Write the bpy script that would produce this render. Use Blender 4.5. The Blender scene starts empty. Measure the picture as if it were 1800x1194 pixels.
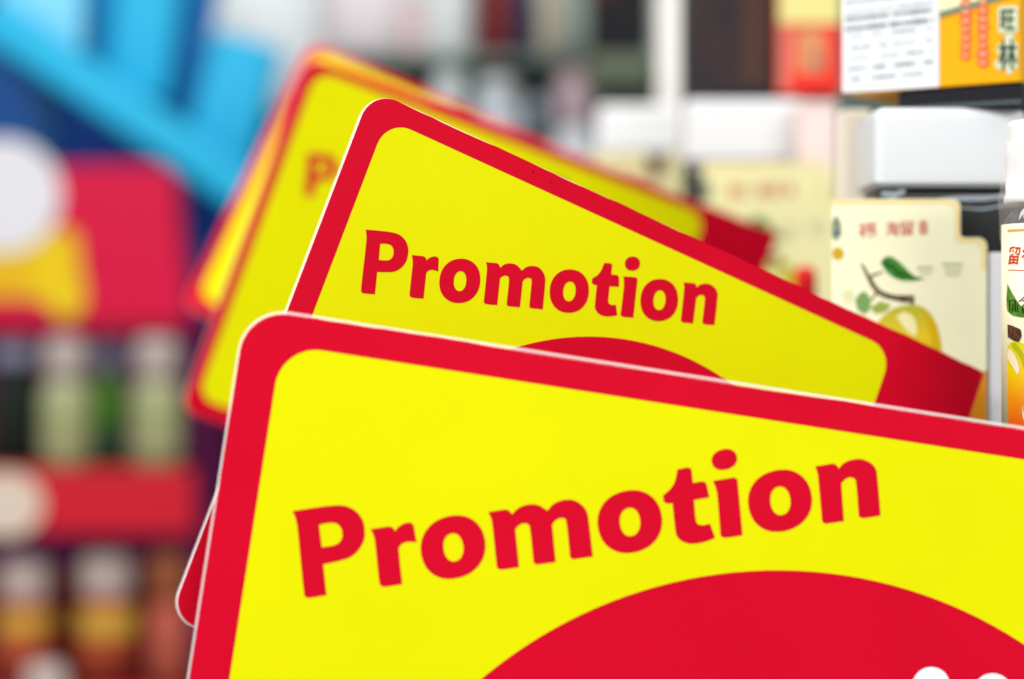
import bpy, bmesh, math, random
from mathutils import Vector, Matrix
from mathutils.geometry import tessellate_polygon

random.seed(7)
scene = bpy.context.scene
col = scene.collection
HZ = 1.30            # height of the lens above the shop floor
FPX = 75 / 36 * 1800  # focal length in photo pixels

# ------------------------------------------------------------------ camera
cd = bpy.data.cameras.new('camera')
cam = bpy.data.objects.new('camera', cd)
col.objects.link(cam)
cam.location = (0, 0, HZ)
cam.rotation_euler = (math.radians(90), 0, 0)
cd.lens = 75
cd.sensor_width = 36
cd.clip_start = 0.01
cd.clip_end = 50
cd.dof.use_dof = True
cd.dof.focus_distance = 0.531
cd.dof.aperture_fstop = 5.6
cd.dof.aperture_blades = 0
scene.camera = cam

# ------------------------------------------------------------------ light
world = bpy.data.worlds.new('World')
scene.world = world
world.use_nodes = True
bg = world.node_tree.nodes['Background']
bg.inputs['Color'].default_value = (1.0, 0.985, 0.97, 1)
bg.inputs['Strength'].default_value = 0.60


def area(name, loc, target, sx, sy, power, color):
    ld = bpy.data.lights.new(name, 'AREA')
    ld.shape = 'RECTANGLE'
    ld.size, ld.size_y = sx, sy
    ld.energy = power
    ld.color = color
    o = bpy.data.objects.new(name, ld)
    col.objects.link(o)
    o.location = loc
    d = Vector(target) - Vector(loc)
    o.rotation_euler = d.to_track_quat('-Z', 'Y').to_euler()


# the shop's fluorescent ceiling fittings, plus an added low fill behind the lens
area('ceiling_light_near', (-0.72, 0.02, HZ + 0.72), (-0.02, 0.5, HZ - 0.03), 0.8, 0.25, 11.0, (1.0, 0.96, 0.97))
area('low_fill_light', (0.60, -1.3, HZ + 0.8), (0.16, 0.8, HZ), 1.2, 0.3, 21, (1.0, 0.99, 0.97))  # added fill, set low so light reaches under the orange box
area('ceiling_light_far', (0.2, 0.55, HZ + 1.6), (-0.1, 1.9, HZ), 1.6, 0.4, 20, (1.0, 0.99, 0.97))

scene.view_settings.view_transform = 'Standard'
scene.view_settings.look = 'None'
scene.view_settings.exposure = 0.0
scene.view_settings.gamma = 1.0
scene.view_settings.use_curve_mapping = False
scene.render.engine = 'CYCLES'
scene.cycles.use_denoising = True
scene.cycles.max_bounces = 8
scene.cycles.transparent_max_bounces = 16


# ------------------------------------------------------------------ helpers
def lin(c):
    out = []
    for v in c:
        v = v / 255
        out.append(v / 12.92 if v <= 0.04045 else ((v + 0.055) / 1.055) ** 2.4)
    return out


MATS = {}


def mat(name, rgb, rough=0.5, spec=0.15, grain=0.0, gscale=900, metal=0.0, k=0.93, second=None, cloud=0.0):
    """plain printed / moulded surface; rgb is the colour as seen (sRGB), k turns it into an albedo"""
    if name in MATS:
        return MATS[name]
    spec *= 0.5
    m = bpy.data.materials.new(name)
    m.use_nodes = True
    nt = m.node_tree
    b = nt.nodes['Principled BSDF']
    c = [x * k for x in lin(rgb)]
    b.inputs['Base Color'].default_value = (*c, 1)
    b.inputs['Roughness'].default_value = rough
    b.inputs['Specular IOR Level'].default_value = spec
    b.inputs['Metallic'].default_value = metal
    if grain > 0 or second:
        tc = nt.nodes.new('ShaderNodeTexCoord')
        n = nt.nodes.new('ShaderNodeTexNoise')
        n.inputs['Scale'].default_value = gscale
        n.inputs['Detail'].default_value = 3
        nt.links.new(tc.outputs['Object'], n.inputs['Vector'])
        mx = nt.nodes.new('ShaderNodeMix')
        mx.data_type = 'RGBA'
        c2 = [x * k for x in lin(second)] if second else [min(1, x * (1 + grain)) for x in c]
        c1 = c if second else [x * (1 - grain) for x in c]
        mx.inputs['A'].default_value = (*c1, 1)
        mx.inputs['B'].default_value = (*c2, 1)
        if second:
            r = nt.nodes.new('ShaderNodeMapRange')
            r.inputs['From Min'].default_value = 0.4
            r.inputs['From Max'].default_value = 0.6
            nt.links.new(n.outputs['Fac'], r.inputs['Value'])
            nt.links.new(r.outputs['Result'], mx.inputs['Factor'])
        else:
            nt.links.new(n.outputs['Fac'], mx.inputs['Factor'])
        outc = mx.outputs['Result']
        if cloud:      # faint uneven wear of the print
            n2 = nt.nodes.new('ShaderNodeTexNoise')
            n2.inputs['Scale'].default_value = 22
            n2.inputs['Detail'].default_value = 5
            n2.inputs['Roughness'].default_value = 0.6
            nt.links.new(tc.outputs['Object'], n2.inputs['Vector'])
            r2 = nt.nodes.new('ShaderNodeMapRange')
            r2.inputs['From Min'].default_value = 0.3
            r2.inputs['From Max'].default_value = 0.7
            r2.inputs['To Min'].default_value = 1 - cloud
            r2.inputs['To Max'].default_value = 1.0
            nt.links.new(n2.outputs['Fac'], r2.inputs['Value'])
            vm = nt.nodes.new('ShaderNodeVectorMath')
            vm.operation = 'SCALE'
            nt.links.new(outc, vm.inputs[0])
            nt.links.new(r2.outputs['Result'], vm.inputs['Scale'])
            outc = vm.outputs['Vector']
            r3 = nt.nodes.new('ShaderNodeMapRange')
            r3.inputs['To Min'].default_value = rough - 0.1
            r3.inputs['To Max'].default_value = rough + 0.15
            nt.links.new(n2.outputs['Fac'], r3.inputs['Value'])
            nt.links.new(r3.outputs['Result'], b.inputs['Roughness'])
        nt.links.new(outc, b.inputs['Base Color'])
    MATS[name] = m
    return m


def grad_mat(name, axis, stops, rough=0.35, spec=0.35, k=0.86):
    """printed colour blend along one object axis; stops are (position in metres, sRGB)"""
    m = bpy.data.materials.new(name)
    m.use_nodes = True
    nt = m.node_tree
    b = nt.nodes['Principled BSDF']
    b.inputs['Roughness'].default_value = rough
    b.inputs['Specular IOR Level'].default_value = spec
    tc = nt.nodes.new('ShaderNodeTexCoord')
    sp = nt.nodes.new('ShaderNodeSeparateXYZ')
    nt.links.new(tc.outputs['Object'], sp.inputs['Vector'])
    mr = nt.nodes.new('ShaderNodeMapRange')
    lo, hi = stops[0][0], stops[-1][0]
    mr.inputs['From Min'].default_value = lo
    mr.inputs['From Max'].default_value = hi
    nt.links.new(sp.outputs[axis], mr.inputs['Value'])
    cr = nt.nodes.new('ShaderNodeValToRGB')
    els = cr.color_ramp.elements
    while len(els) < len(stops):
        els.new(0.5)
    for e, (p, c) in zip(els, stops):
        e.position = (p - lo) / (hi - lo)
        e.color = (*[x * k for x in lin(c)], 1)
    nt.links.new(mr.outputs['Result'], cr.inputs['Fac'])
    nt.links.new(cr.outputs['Color'], b.inputs['Base Color'])
    return m


def film_mat(name, white, gloss, rgb=(255, 250, 250)):
    """clear plastic film: mostly see-through, a little milky, a little shiny"""
    m = bpy.data.materials.new(name)
    m.use_nodes = True
    nt = m.node_tree
    out = nt.nodes['Material Output']
    b = nt.nodes['Principled BSDF']
    b.inputs['Base Color'].default_value = (*lin(rgb), 1)
    b.inputs['Roughness'].default_value = gloss
    t = nt.nodes.new('ShaderNodeBsdfTransparent')
    mx = nt.nodes.new('ShaderNodeMixShader')
    mx.inputs['Fac'].default_value = white
    nt.links.new(t.outputs['BSDF'], mx.inputs[1])
    nt.links.new(b.outputs['BSDF'], mx.inputs[2])
    nt.links.new(mx.outputs['Shader'], out.inputs['Surface'])
    return m


def tag(o, label=None, cat=None, group=None, kind=None):
    if label:
        o['label'] = label
    if cat:
        o['category'] = cat
    if group:
        o['group'] = group
    if kind:
        o['kind'] = kind
    return o


def link(name, me, m, parent=None):
    o = bpy.data.objects.new(name, me)
    col.objects.link(o)
    if m:
        me.materials.append(m)
    if parent:
        o.parent = parent
    return o


def thing(name, label, cat, mw=None, loc=None, group=None):
    o = bpy.data.objects.new(name, None)
    o.empty_display_size = 0.02
    col.objects.link(o)
    if mw is not None:
        o.matrix_world = mw
    if loc is not None:
        o.location = loc
    return tag(o, label, cat, group)


def at(px, py, d):
    """photo pixel and distance -> point of the shop"""
    return Vector(((px - 900) * d / FPX, d, HZ - (py - 597) * d / FPX))


def size(p, d):
    return p * d / FPX


def smooth(loop, corner=42, n=5):
    """Catmull-Rom through the points, sharp where the outline turns sharply"""
    pts = [Vector(p) for p in loop]
    N = len(pts)
    sharp = []
    for i in range(N):
        a, b = pts[i] - pts[i - 1], pts[(i + 1) % N] - pts[i]
        sharp.append(math.degrees(a.angle(b, 0)) > corner)
    out = []
    for i in range(N):
        p0, p1, p2, p3 = pts[i - 1], pts[i], pts[(i + 1) % N], pts[(i + 2) % N]
        d = (p2 - p1).length
        m1 = (p2 - p1) if sharp[i] else (p2 - p0) * (d / max(1e-9, (p1 - p0).length + d))
        m2 = (p2 - p1) if sharp[(i + 1) % N] else (p3 - p1) * (d / max(1e-9, (p3 - p2).length + d))
        if sharp[i] and sharp[(i + 1) % N]:
            out.append(p1)
            continue
        for k in range(n):
            t = k / n
            out.append((2*t**3 - 3*t*t + 1) * p1 + (t**3 - 2*t*t + t) * m1 + (-2*t**3 + 3*t*t) * p2 + (t**3 - t*t) * m2)
    return [(v.x, v.y) for v in out]


def rrect(x0, y0, x1, y1, r, n=10):
    """rounded rectangle; r = radii (top left, top right, bottom right, bottom left)"""
    if not isinstance(r, (tuple, list)):
        r = (r,) * 4
    out = []
    for (cx, cy, a0, rad) in ((x0 + r[0], y1 - r[0], 180, r[0]), (x1 - r[1], y1 - r[1], 90, r[1]),
                              (x1 - r[2], y0 + r[2], 0, r[2]), (x0 + r[3], y0 + r[3], 270, r[3])):
        for k in range(n + 1):
            a = math.radians(a0 - 90 * k / n)
            out.append((cx + rad * math.cos(a), cy + rad * math.sin(a)))
    return out


def ellipse(cx, cy, rx, ry, n=40, rot=0):
    c, s = math.cos(rot), math.sin(rot)
    return [(cx + rx * math.cos(t) * c - ry * math.sin(t) * s, cy + rx * math.cos(t) * s + ry * math.sin(t) * c)
            for t in [2 * math.pi * k / n for k in range(n)]]


def sheet(loops, z0, z1, S=0.001, warp=None):
    """flat shape with holes between heights z0 (back) and z1 (front), real thickness"""
    tris = tessellate_polygon([[Vector((x, y, 0)) for x, y in lp] for lp in loops])
    flat = [p for lp in loops for p in lp]
    n = len(flat)
    vs = [(x * S, y * S, z1 * S) for x, y in flat]
    fs = []
    for t in tris:
        a, b, c = (Vector(flat[i]) for i in t)
        t = tuple(t)
        if (b - a).cross(c - a) < 0:
            t = t[::-1]
        fs.append(t)
    if z1 - z0 > 1e-9:
        vs += [(x * S, y * S, z0 * S) for x, y in flat]
        fs += [tuple(i + n for i in t[::-1]) for t in fs[:]]
        k = 0
        for lp in loops:
            m = len(lp)
            for i in range(m):
                a, b = k + i, k + (i + 1) % m
                fs.append((a, b, b + n, a + n))
            k += m
    if warp:
        vs = [warp(*v) for v in vs]
    me = bpy.data.meshes.new('sheet')
    me.from_pydata(vs, [], fs)
    bm = bmesh.new()
    bm.from_mesh(me)
    bmesh.ops.recalc_face_normals(bm, faces=bm.faces)
    if z1 - z0 <= 1e-9 and not warp and bm.faces and sum(f.normal.z * f.calc_area() for f in bm.faces) < 0:
        bmesh.ops.reverse_faces(bm, faces=bm.faces)
    bm.to_mesh(me)
    bm.free()
    return me


def block(x0, x1, y0, y1, z0, z1, bev=0.0, seg=2):
    bm = bmesh.new()
    bmesh.ops.create_cube(bm, size=1)
    for v in bm.verts:
        v.co = Vector(((x0 + x1) / 2 + v.co.x * (x1 - x0), (y0 + y1) / 2 + v.co.y * (y1 - y0), (z0 + z1) / 2 + v.co.z * (z1 - z0)))
    if bev:
        bmesh.ops.bevel(bm, geom=bm.edges[:], offset=bev, segments=seg, affect='EDGES', profile=0.6)
    me = bpy.data.meshes.new('block')
    bm.to_mesh(me)
    bm.free()
    if bev and seg > 2:
        me.polygons.foreach_set('use_smooth', [True] * len(me.polygons))
    return me


def lathe(prof, seg=48, smooth_it=True, ribs=None, sx=1.0, sy=1.0):
    """surface of revolution about z; prof = [(r, z)]; ribs = (zlow, zhigh, count, depth)"""
    vs, fs = [], []
    for r, z in prof:
        for k in range(seg):
            a = 2 * math.pi * k / seg
            rr = r
            if ribs and ribs[0] <= z <= ribs[1]:
                rr = r - ribs[3] * (0.5 + 0.5 * math.cos(a * ribs[2]))
            vs.append((rr * math.cos(a) * sx, rr * math.sin(a) * sy, z))
    for j in range(len(prof) - 1):
        for k in range(seg):
            a, b = j * seg + k, j * seg + (k + 1) % seg
            fs.append((a, b, b + seg, a + seg))
    fs.append(tuple(range(seg))[::-1])
    fs.append(tuple(range((len(prof) - 1) * seg, len(prof) * seg)))
    me = bpy.data.meshes.new('lathe')
    me.from_pydata(vs, [], fs)
    if smooth_it:
        me.polygons.foreach_set('use_smooth', [len(p.vertices) == 4 for p in me.polygons])
    return me


def text_mesh(body, h, bold=0.0):
    """flat characters, lower left at the origin, h metres tall"""
    cu = bpy.data.curves.new('characters', 'FONT')
    cu.body = body
    cu.size = 1
    cu.offset = bold
    o = bpy.data.objects.new('characters', cu)
    col.objects.link(o)
    dg = bpy.context.evaluated_depsgraph_get()
    dg.update()
    me = bpy.data.meshes.new_from_object(o.evaluated_get(dg))
    bpy.data.objects.remove(o)
    xs = [v.co.x for v in me.vertices]
    ys = [v.co.y for v in me.vertices]
    s = h / (max(ys) - min(ys))
    for v in me.vertices:
        v.co = Vector(((v.co.x - min(xs)) * s, (v.co.y - min(ys)) * s, 0))
    me.materials.clear()
    return me, (max(xs) - min(xs)) * s


LETTERS = [
    ('P',[[(-0.03,15.64),(3.23,15.69),(6.22,15.65),(8.63,15.31),(10.43,14.07),(11.37,12.26),(11.46,10.37),(11.14,8.83),(10.07,7.21),(8.55,6.13),(6.79,5.74),(3.83,5.51),(3.66,-0.01),(0.7,-0.04),(0.17,0.14),(-0.01,0.65),(0.44,12.92),(0.34,14.22),(0.15,15.15)],[(4.07,12.55),(5.65,12.66),(6.87,12.4),(7.53,11.61),(7.69,10.78),(7.52,9.63),(6.75,8.8),(5.57,8.54),(3.99,8.54)]]),
    ('r',[[(12.45,10.52),(14.02,10.52),(15.53,10.51),(16.16,10.19),(16.45,9.57),(17.07,10.18),(18.05,10.65),(19.06,10.7),(19.64,10.28),(19.75,7.05),(18.71,7.3),(17.9,7.32),(17.12,7.0),(16.69,6.49),(16.59,5.53),(16.41,-0.0),(13.63,-0.02),(12.92,0.17),(12.67,0.72),(12.89,8.23),(12.8,9.36)]]),
    ('o',[[(31.13,5.75),(30.79,3.43),(29.71,1.57),(28.01,0.28),(25.78,-0.31),(23.55,-0.1),(21.81,0.89),(20.66,2.54),(20.23,4.78),(20.56,7.08),(21.63,8.93),(23.31,10.23),(25.53,10.83),(27.78,10.64),(29.53,9.66),(30.69,8.0)],[(27.38,5.37),(27.28,4.33),(26.95,3.51),(26.44,2.95),(25.76,2.71),(25.08,2.83),(24.55,3.3),(24.2,4.06),(24.07,5.07),(24.17,6.11),(24.49,6.92),(25.01,7.48),(25.68,7.72),(26.36,7.61),(26.89,7.14),(27.24,6.38)]]),
    ('m',[[(32.3,10.59),(33.85,10.59),(35.19,10.6),(35.77,10.33),(36.25,9.58),(37.18,10.4),(38.4,10.84),(39.64,10.88),(40.93,10.46),(42.17,9.35),(43.04,10.17),(44.06,10.65),(45.3,10.82),(46.8,10.51),(48.04,9.46),(48.66,8.25),(48.81,6.9),(48.67,0.04),(45.3,0.07),(44.89,0.5),(45.06,7.15),(44.82,7.57),(44.08,7.68),(43.26,7.37),(42.68,6.74),(42.6,5.96),(42.37,0.03),(39.13,0.05),(38.68,0.49),(38.86,6.98),(38.55,7.53),(37.81,7.7),(37.0,7.39),(36.46,6.86),(36.38,5.99),(36.16,0.05),(32.97,0.1),(32.46,0.54),(32.71,8.74),(32.57,9.69)]]),
    ('o',[[(61.1,5.78),(60.82,3.47),(59.79,1.62),(58.12,0.33),(55.9,-0.25),(53.65,-0.04),(51.89,0.95),(50.69,2.6),(50.2,4.83),(50.47,7.13),(51.49,8.98),(53.15,10.27),(55.36,10.86),(57.61,10.67),(59.39,9.69),(60.6,8.03)],[(57.38,5.39),(57.26,4.35),(56.91,3.52),(56.37,2.96),(55.67,2.72),(54.97,2.84),(54.43,3.31),(54.08,4.07),(53.95,5.09),(54.07,6.13),(54.42,6.96),(54.96,7.52),(55.66,7.76),(56.37,7.65),(56.91,7.18),(57.26,6.41)]]),
    ('t',[[(64.78,13.4),(65.75,13.45),(66.61,13.45),(67.14,13.1),(67.05,10.59),(68.79,10.59),(69.3,10.14),(69.49,7.61),(66.85,7.52),(66.72,3.67),(67.03,3.06),(67.76,2.83),(68.99,2.93),(69.54,0.26),(68.31,-0.08),(66.59,-0.28),(65.07,-0.11),(63.83,0.57),(63.18,1.5),(63.05,2.27),(63.18,7.49),(62.21,7.6),(61.74,8.05),(61.77,9.13),(63.19,10.14),(64.07,11.3)]]),
    ('i',[[(70.47,10.44),(72.28,10.49),(74.13,10.52),(74.6,10.08),(74.18,0.01),(71.02,0.05),(70.48,0.53),(70.86,7.67),(70.74,9.24)]]),
    ('i_dot',[[(75.01,14.15),(74.9,13.38),(74.48,12.76),(73.82,12.32),(72.94,12.11),(72.04,12.16),(71.34,12.48),(70.87,13.01),(70.67,13.75),(70.78,14.52),(71.2,15.14),(71.86,15.58),(72.74,15.79),(73.63,15.75),(74.34,15.43),(74.82,14.89)]]),
    ('o',[[(86.68,5.67),(86.4,3.38),(85.37,1.55),(83.7,0.28),(81.5,-0.3),(79.26,-0.09),(77.5,0.89),(76.32,2.53),(75.83,4.74),(76.1,7.02),(77.12,8.85),(78.77,10.12),(80.97,10.71),(83.22,10.52),(84.99,9.55),(86.19,7.9)],[(83.01,5.33),(82.9,4.27),(82.56,3.44),(82.03,2.87),(81.34,2.63),(80.64,2.75),(80.1,3.23),(79.74,4.0),(79.61,5.04),(79.71,6.09),(80.05,6.93),(80.58,7.49),(81.27,7.74),(81.97,7.62),(82.51,7.14),(82.87,6.36)]]),
    ('n',[[(87.94,10.44),(89.5,10.46),(90.95,10.47),(91.54,10.14),(91.82,9.46),(92.76,10.25),(94.19,10.67),(95.77,10.57),(97.19,9.79),(98.0,8.66),(98.16,7.46),(97.83,-0.0),(94.68,0.02),(94.15,0.46),(94.44,6.84),(94.11,7.41),(93.42,7.62),(92.65,7.35),(91.96,6.73),(91.89,5.92),(91.54,-0.05),(88.35,-0.06),(87.87,0.38),(88.19,8.6),(88.12,9.59)]]),
]

# ------------------------------------------------------------------ the setting
wall_me = sheet([[(-2600, -1300), (2600, -1300), (2600, 1500), (-2600, 1500)]], 0, 0)
wall = link('back_wall', wall_me, mat('wall_paint', (96, 112, 106), 0.8, 0.2, second=(116, 128, 120), gscale=3))
wall.location = (0, 2.75, HZ)
wall.rotation_euler = (math.radians(90), 0, 0)
tag(wall, kind='structure')

# near display shelf that runs away from the lens on the right
def row_x(z):
    return 0.155 - 0.118 * z

shelf = thing('display_shelf', 'grey-green display shelf carrying the small bottles and boxes on the right', 'shelf', loc=(0.16, 0.8, HZ - 0.028))
m_board = mat('shelf_board', (70, 84, 82), 0.5, 0.4)
m_edge = mat('shelf_edge', (112, 124, 118), 0.35, 0.5)

def board(outline, z0, z1, name, m):
    me = sheet([[(x * 1000, y * 1000) for x, y in outline]], z0 * 1000, z1 * 1000)
    o = link(name, me, m, shelf)
    o.location = (-0.16, -0.8, 0.028)
    return o

low = [(0.113, 0.505), (0.32, 0.505), (0.32, 1.30), (row_x(1.30), 1.30), (row_x(0.945), 0.945), (0.060, 0.945), (0.060, 0.908),
       (row_x(0.905), 0.905), (row_x(0.835), 0.835), (0.086, 0.835), (0.086, 0.79), (row_x(0.785), 0.785),
       (row_x(0.615), 0.615), (0.130, 0.615), (0.130, 0.572), (0.113, 0.565)]
board(low, -0.028, -0.0245, 'lower_board', m_board)
ppx0, ppx1, pd = 1157, 1211, 1.235
pst = block(at(ppx0, 0, pd).x, at(ppx1, 0, pd).x, pd, pd + 0.016, HZ - 0.0245, HZ + 0.32, 0.0015)
o = link('upright', pst, mat('post_white', (240, 238, 232), 0.4, 0.4), shelf)
o.location = (-0.16, -0.8, -(HZ - 0.028))

# ------------------------------------------------------------------ promotion signs
m_core = mat('card_white', (250, 246, 244), 0.5, 0.3)
m_red = mat('print_red', (231, 2, 44), 0.42, 0.14, grain=0.16, gscale=4200, k=0.77, cloud=0.09)
m_yel = mat('print_yellow', (248, 249, 0), 0.45, 0.1, grain=0.03, gscale=4000, k=0.78, cloud=0.05)
m_wht = mat('print_white', (236, 246, 248), 0.45, 0.25)
m_rim = film_mat('laminate_film', 0.32, 0.35)
m_rim_thin = film_mat('laminate_film_thin', 0.2, 0.3)

CARD_W, CARD_H = 192.2, 137.0

def sign_matrix(R, t, W, H):
    U = Vector((R[0][0], R[2][0], R[1][0])).normalized()
    V = Vector((R[0][1], R[2][1], R[1][1])).normalized()
    N = U.cross(V).normalized()
    V = N.cross(U)
    base = Vector((t[0], t[2], t[1] + HZ)) + U * (W / 2000) - V * (H / 1000)
    return Matrix(((U.x, V.x, N.x, base.x), (U.y, V.y, N.y, base.y), (U.z, V.z, N.z, base.z), (0, 0, 0, 1)))

def worn(loop, amp, seed):
    """slightly ragged cut along the top edge"""
    rnd = random.Random(seed)
    out = []
    n = len(loop)
    for i, p in enumerate(loop):
        q = loop[(i + 1) % n]
        out.append(p)
        L = math.dist(p, q)
        if L > 60 and abs(p[1] - q[1]) < 1:
            m = int(L / 3.2)
            b = 0
            for k in range(1, m):
                b = 0.72 * b + rnd.gauss(0, amp)
                out.append((p[0] + (q[0] - p[0]) * k / m, p[1] + (q[1] - p[1]) * k / m + max(-2.2 * amp, min(2.2 * amp, b))))
    return out

def make_sign(label, R, t, s=1.0, bl=6.29, bt=5.2, tu=15.77, tv=-47.74, ta=0.2981, disc=(104.0, -104.05, 74.15),
              rim=(0.9, 0.15), film=None, th=1.0, figures=False, seed=1, specks=()):
    W, H = CARD_W * s, CARD_H * s
    root = thing('promotion_sign', label, 'sign', mw=sign_matrix(R, t, W, H), group='promotion signs fanned out along the shelf')
    sh = lambda lp: [(x - W / 2, y + H) for x, y in lp]
    tab, bb = 29.9 * s, 6.3 * s
    outer = rrect(0, -H, W, 0, (7.2 * s, 1.3 * s, 1.3 * s, 6.2 * s))
    cut = worn(outer, 0.10, seed)
    link('card', sheet([sh(cut)], -0.75, 0.0), m_core, root)
    # clear laminate that stands out past the card on the left and along the top
    rl, rt = rim
    film_out = rrect(-rl, -H - rl, W + 0.2, rt, (7.2 * s + rl, 1.4 * s, 1.4 * s, 6.2 * s + rl))
    link('laminate_rim', sheet([sh(film_out), sh(rrect(0.02, -H + 0.02, W - 0.02, -0.02 - max(0, 0.3 - rt), (7.2 * s, 1.3 * s, 1.3 * s, 6.2 * s))[::-1])], -0.45, -0.2), film or m_rim, root)
    inner = rrect(bl, -H + bb, W - tab, -bt, (6.8 * s, 6.8 * s, 6.8 * s, 6.8 * s))
    link('red_border', sheet([sh([(x, y) for x, y in cut]), sh(inner)], 0.06, 0.06), m_red, root)
    link('yellow_panel', sheet([sh(inner)], 0.06, 0.06), m_yel, root)
    # big red disc, clipped by the yellow panel's lower edge
    cx, cy, cr = disc
    ylow = -H + bb + 0.6
    arc = []
    for k in range(181):
        a = math.pi * 2 * k / 180
        x, y = cx + cr * math.cos(a), cy + cr * math.sin(a)
        if y > ylow and bl + 1 < x < W - tab - 1:
            arc.append((a, x, y))
    dl = [(x, y) for a, x, y in sorted(arc, key=lambda q: -((q[0] + math.pi / 2) % (2 * math.pi)))]
    dl += [(dl[-1][0], ylow), (dl[0][0], ylow)]
    link('red_disc', sheet([sh(dl)], 0.12, 0.12), m_red, root)
    ca, sa = math.cos(ta), math.sin(ta)
    tx = lambda lp: sh([(tu + s * (x * ca - y * th * sa), tv + s * (x * sa + y * th * ca)) for x, y in lp])
    for nm, loops in LETTERS:
        nm = {'i_dot': 'letter_dot'}.get(nm, 'letter')
        link(nm, sheet([tx(smooth(lp)) for lp in loops], 0.12, 0.12), m_red, root)
    for (u, v, r) in specks:
        link('scuff', sheet([sh(ellipse(u, v, r, r * 0.7, 9, u))], 0.2, 0.2), mat('scuff_dark', (96, 8, 22), 0.6, 0.1), root)
    if figures:
        for (ax, ay, r) in ((172.7, -58.8, 4.46), (187.5, -58.1, 4.67)):
            lp = rrect(ax - r, ay - 26, ax + r, ay, r * 0.98)
            link('white_figure', sheet([sh(lp)], 0.18, 0.18), m_wht, root)
    return root

make_sign('largest Promotion sign in front, yellow with red border and red disc',
          [[0.98683, 0.15537, -0.045], [-0.15442, 0.98772, 0.02372], [0.04813, -0.01645, 0.99871]], [-0.06157, 0.00731, 0.495],
          s=1.3959, bl=9.26, bt=7.05, tu=23.63, tv=-64.72, ta=0.293, th=0.94, disc=(148.3, -148.0, 107.5), rim=(0.62, 0.72), figures=True, seed=3)
make_sign('sharp middle Promotion sign with its whole red word readable, behind the largest one',
          [[0.86158, 0.33969, -0.37721], [-0.36785, 0.92988, -0.00282], [0.3498, 0.14119, 0.92612]], [-0.03452, 0.06162, 0.525], rim=(0.52, 0.05), seed=5,
          specks=((47.0, -2.0, 0.28), (52.5, -2.6, 0.22), (96.0, -3.4, 0.16), (140.0, -2.2, 0.18), (3.0, -60.0, 0.2)))
make_sign('blurred yellow sign showing only a letter P, just behind the sharp middle sign',
          [[0.91087, 0.35316, -0.21353], [-0.31632, 0.92976, 0.18839], [0.26506, -0.10406, 0.9586]], [-0.073, 0.1015, 0.766], bl=4.4, bt=3.4, rim=(0.2, 0.08), film=m_rim_thin, seed=8)
make_sign('rearmost most blurred sign, only its red and yellow edges peeping out at the upper left',
          [[0.91887, 0.3637, -0.15299], [-0.39412, 0.86446, -0.31206], [0.01876, 0.34704, 0.93766]], [-0.09, 0.133, 0.953], bl=4.4, bt=3.0, rim=(0.2, 0.08), film=m_rim_thin, seed=11)

# ------------------------------------------------------------------ small bottle at the right edge (in focus)
BD = 0.5465
bc = at(1840, 0, BD)
bx = bc.x
R_ = 0.0113
floor_z = HZ - 0.0245
bot = thing('essence_bottle', 'small clear glass bottle with ribbed white cap and cream fruit label at the right edge', 'bottle', loc=(bx, BD, floor_z))
zof = lambda py: HZ - (py - 597) * (BD - R_) / FPX - floor_z
zc1, zr1, zr0, zc0 = zof(205), zof(243), zof(338), zof(353)
zl = zof(391)
m_glass = film_mat('clear_glass', 0.30, 0.05, (96, 102, 100))
m_black_in = mat('dark_liquid', (44, 44, 40), 0.2, 0.5)
cap_r = 0.0101
cap = lathe([(0.002, zc1), (cap_r - 0.0012, zc1), (cap_r - 0.0004, zc1 - 0.0005), (cap_r - 0.0001, zc1 - 0.0016), (cap_r - 0.0001, zr1 + 0.0002),
             (cap_r + 0.0002, zr1), (cap_r + 0.0002, (zr1 + zr0) / 2), (cap_r + 0.0002, zr0), (cap_r + 0.0006, zr0 - 0.0001), (cap_r + 0.0007, zc0 + 0.0002), (cap_r + 0.0002, zc0), (0.002, zc0)][::-1],
            seg=240, ribs=(zr0 - 0.00001, zr1 + 0.00001, 60, 0.00045))
link('cap', cap, mat('cap_white', (232, 234, 234), 0.38, 0.4), bot)
body = lathe([(R_ - 0.001, 0.0), (R_ - 0.0002, 0.001), (R_ - 0.0002, zl - 0.0005), (R_ - 0.0006, zl + 0.001), (R_ - 0.0022, zl + 0.0032), (R_ - 0.0042, zl + 0.0046),
              (R_ - 0.0046, zc0 - 0.0002)], seg=64)
link('glass_body', body, m_glass, bot)
liq = lathe([(R_ - 0.0022, 0.0012), (R_ - 0.0016, 0.002), (R_ - 0.0016, zl - 0.001), (R_ - 0.0030, zl + 0.0024), (R_ - 0.0058, zl + 0.004), (R_ - 0.006, zc0 - 0.001)], seg=48)
link('contents', liq, m_black_in, bot)
lab = lathe([(R_ + 0.00005, 0.0015), (R_ + 0.00005, zl), (R_ - 0.0001, zl + 0.00001), (R_ - 0.0001, 0.0015)], seg=96)
lab = link('label', lab, mat('label_cream', (241, 242, 208), 0.5, 0.3), bot)

A0 = math.radians(180)   # the label's left limb as the lens sees it

def wrapx(px):
    """photo column on the bottle -> arc length along the label"""
    return px

def on_bottle(rr):
    def f(x, y, z):
        # x = metres across the picture from the bottle axis (negative = left), y = height above the foot
        a = math.asin(max(-0.999, min(0.999, x / (R_ + 0.0002))))
        return ((R_ + rr) * math.sin(a), -(R_ + rr) * math.cos(a), y)
    return f

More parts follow.
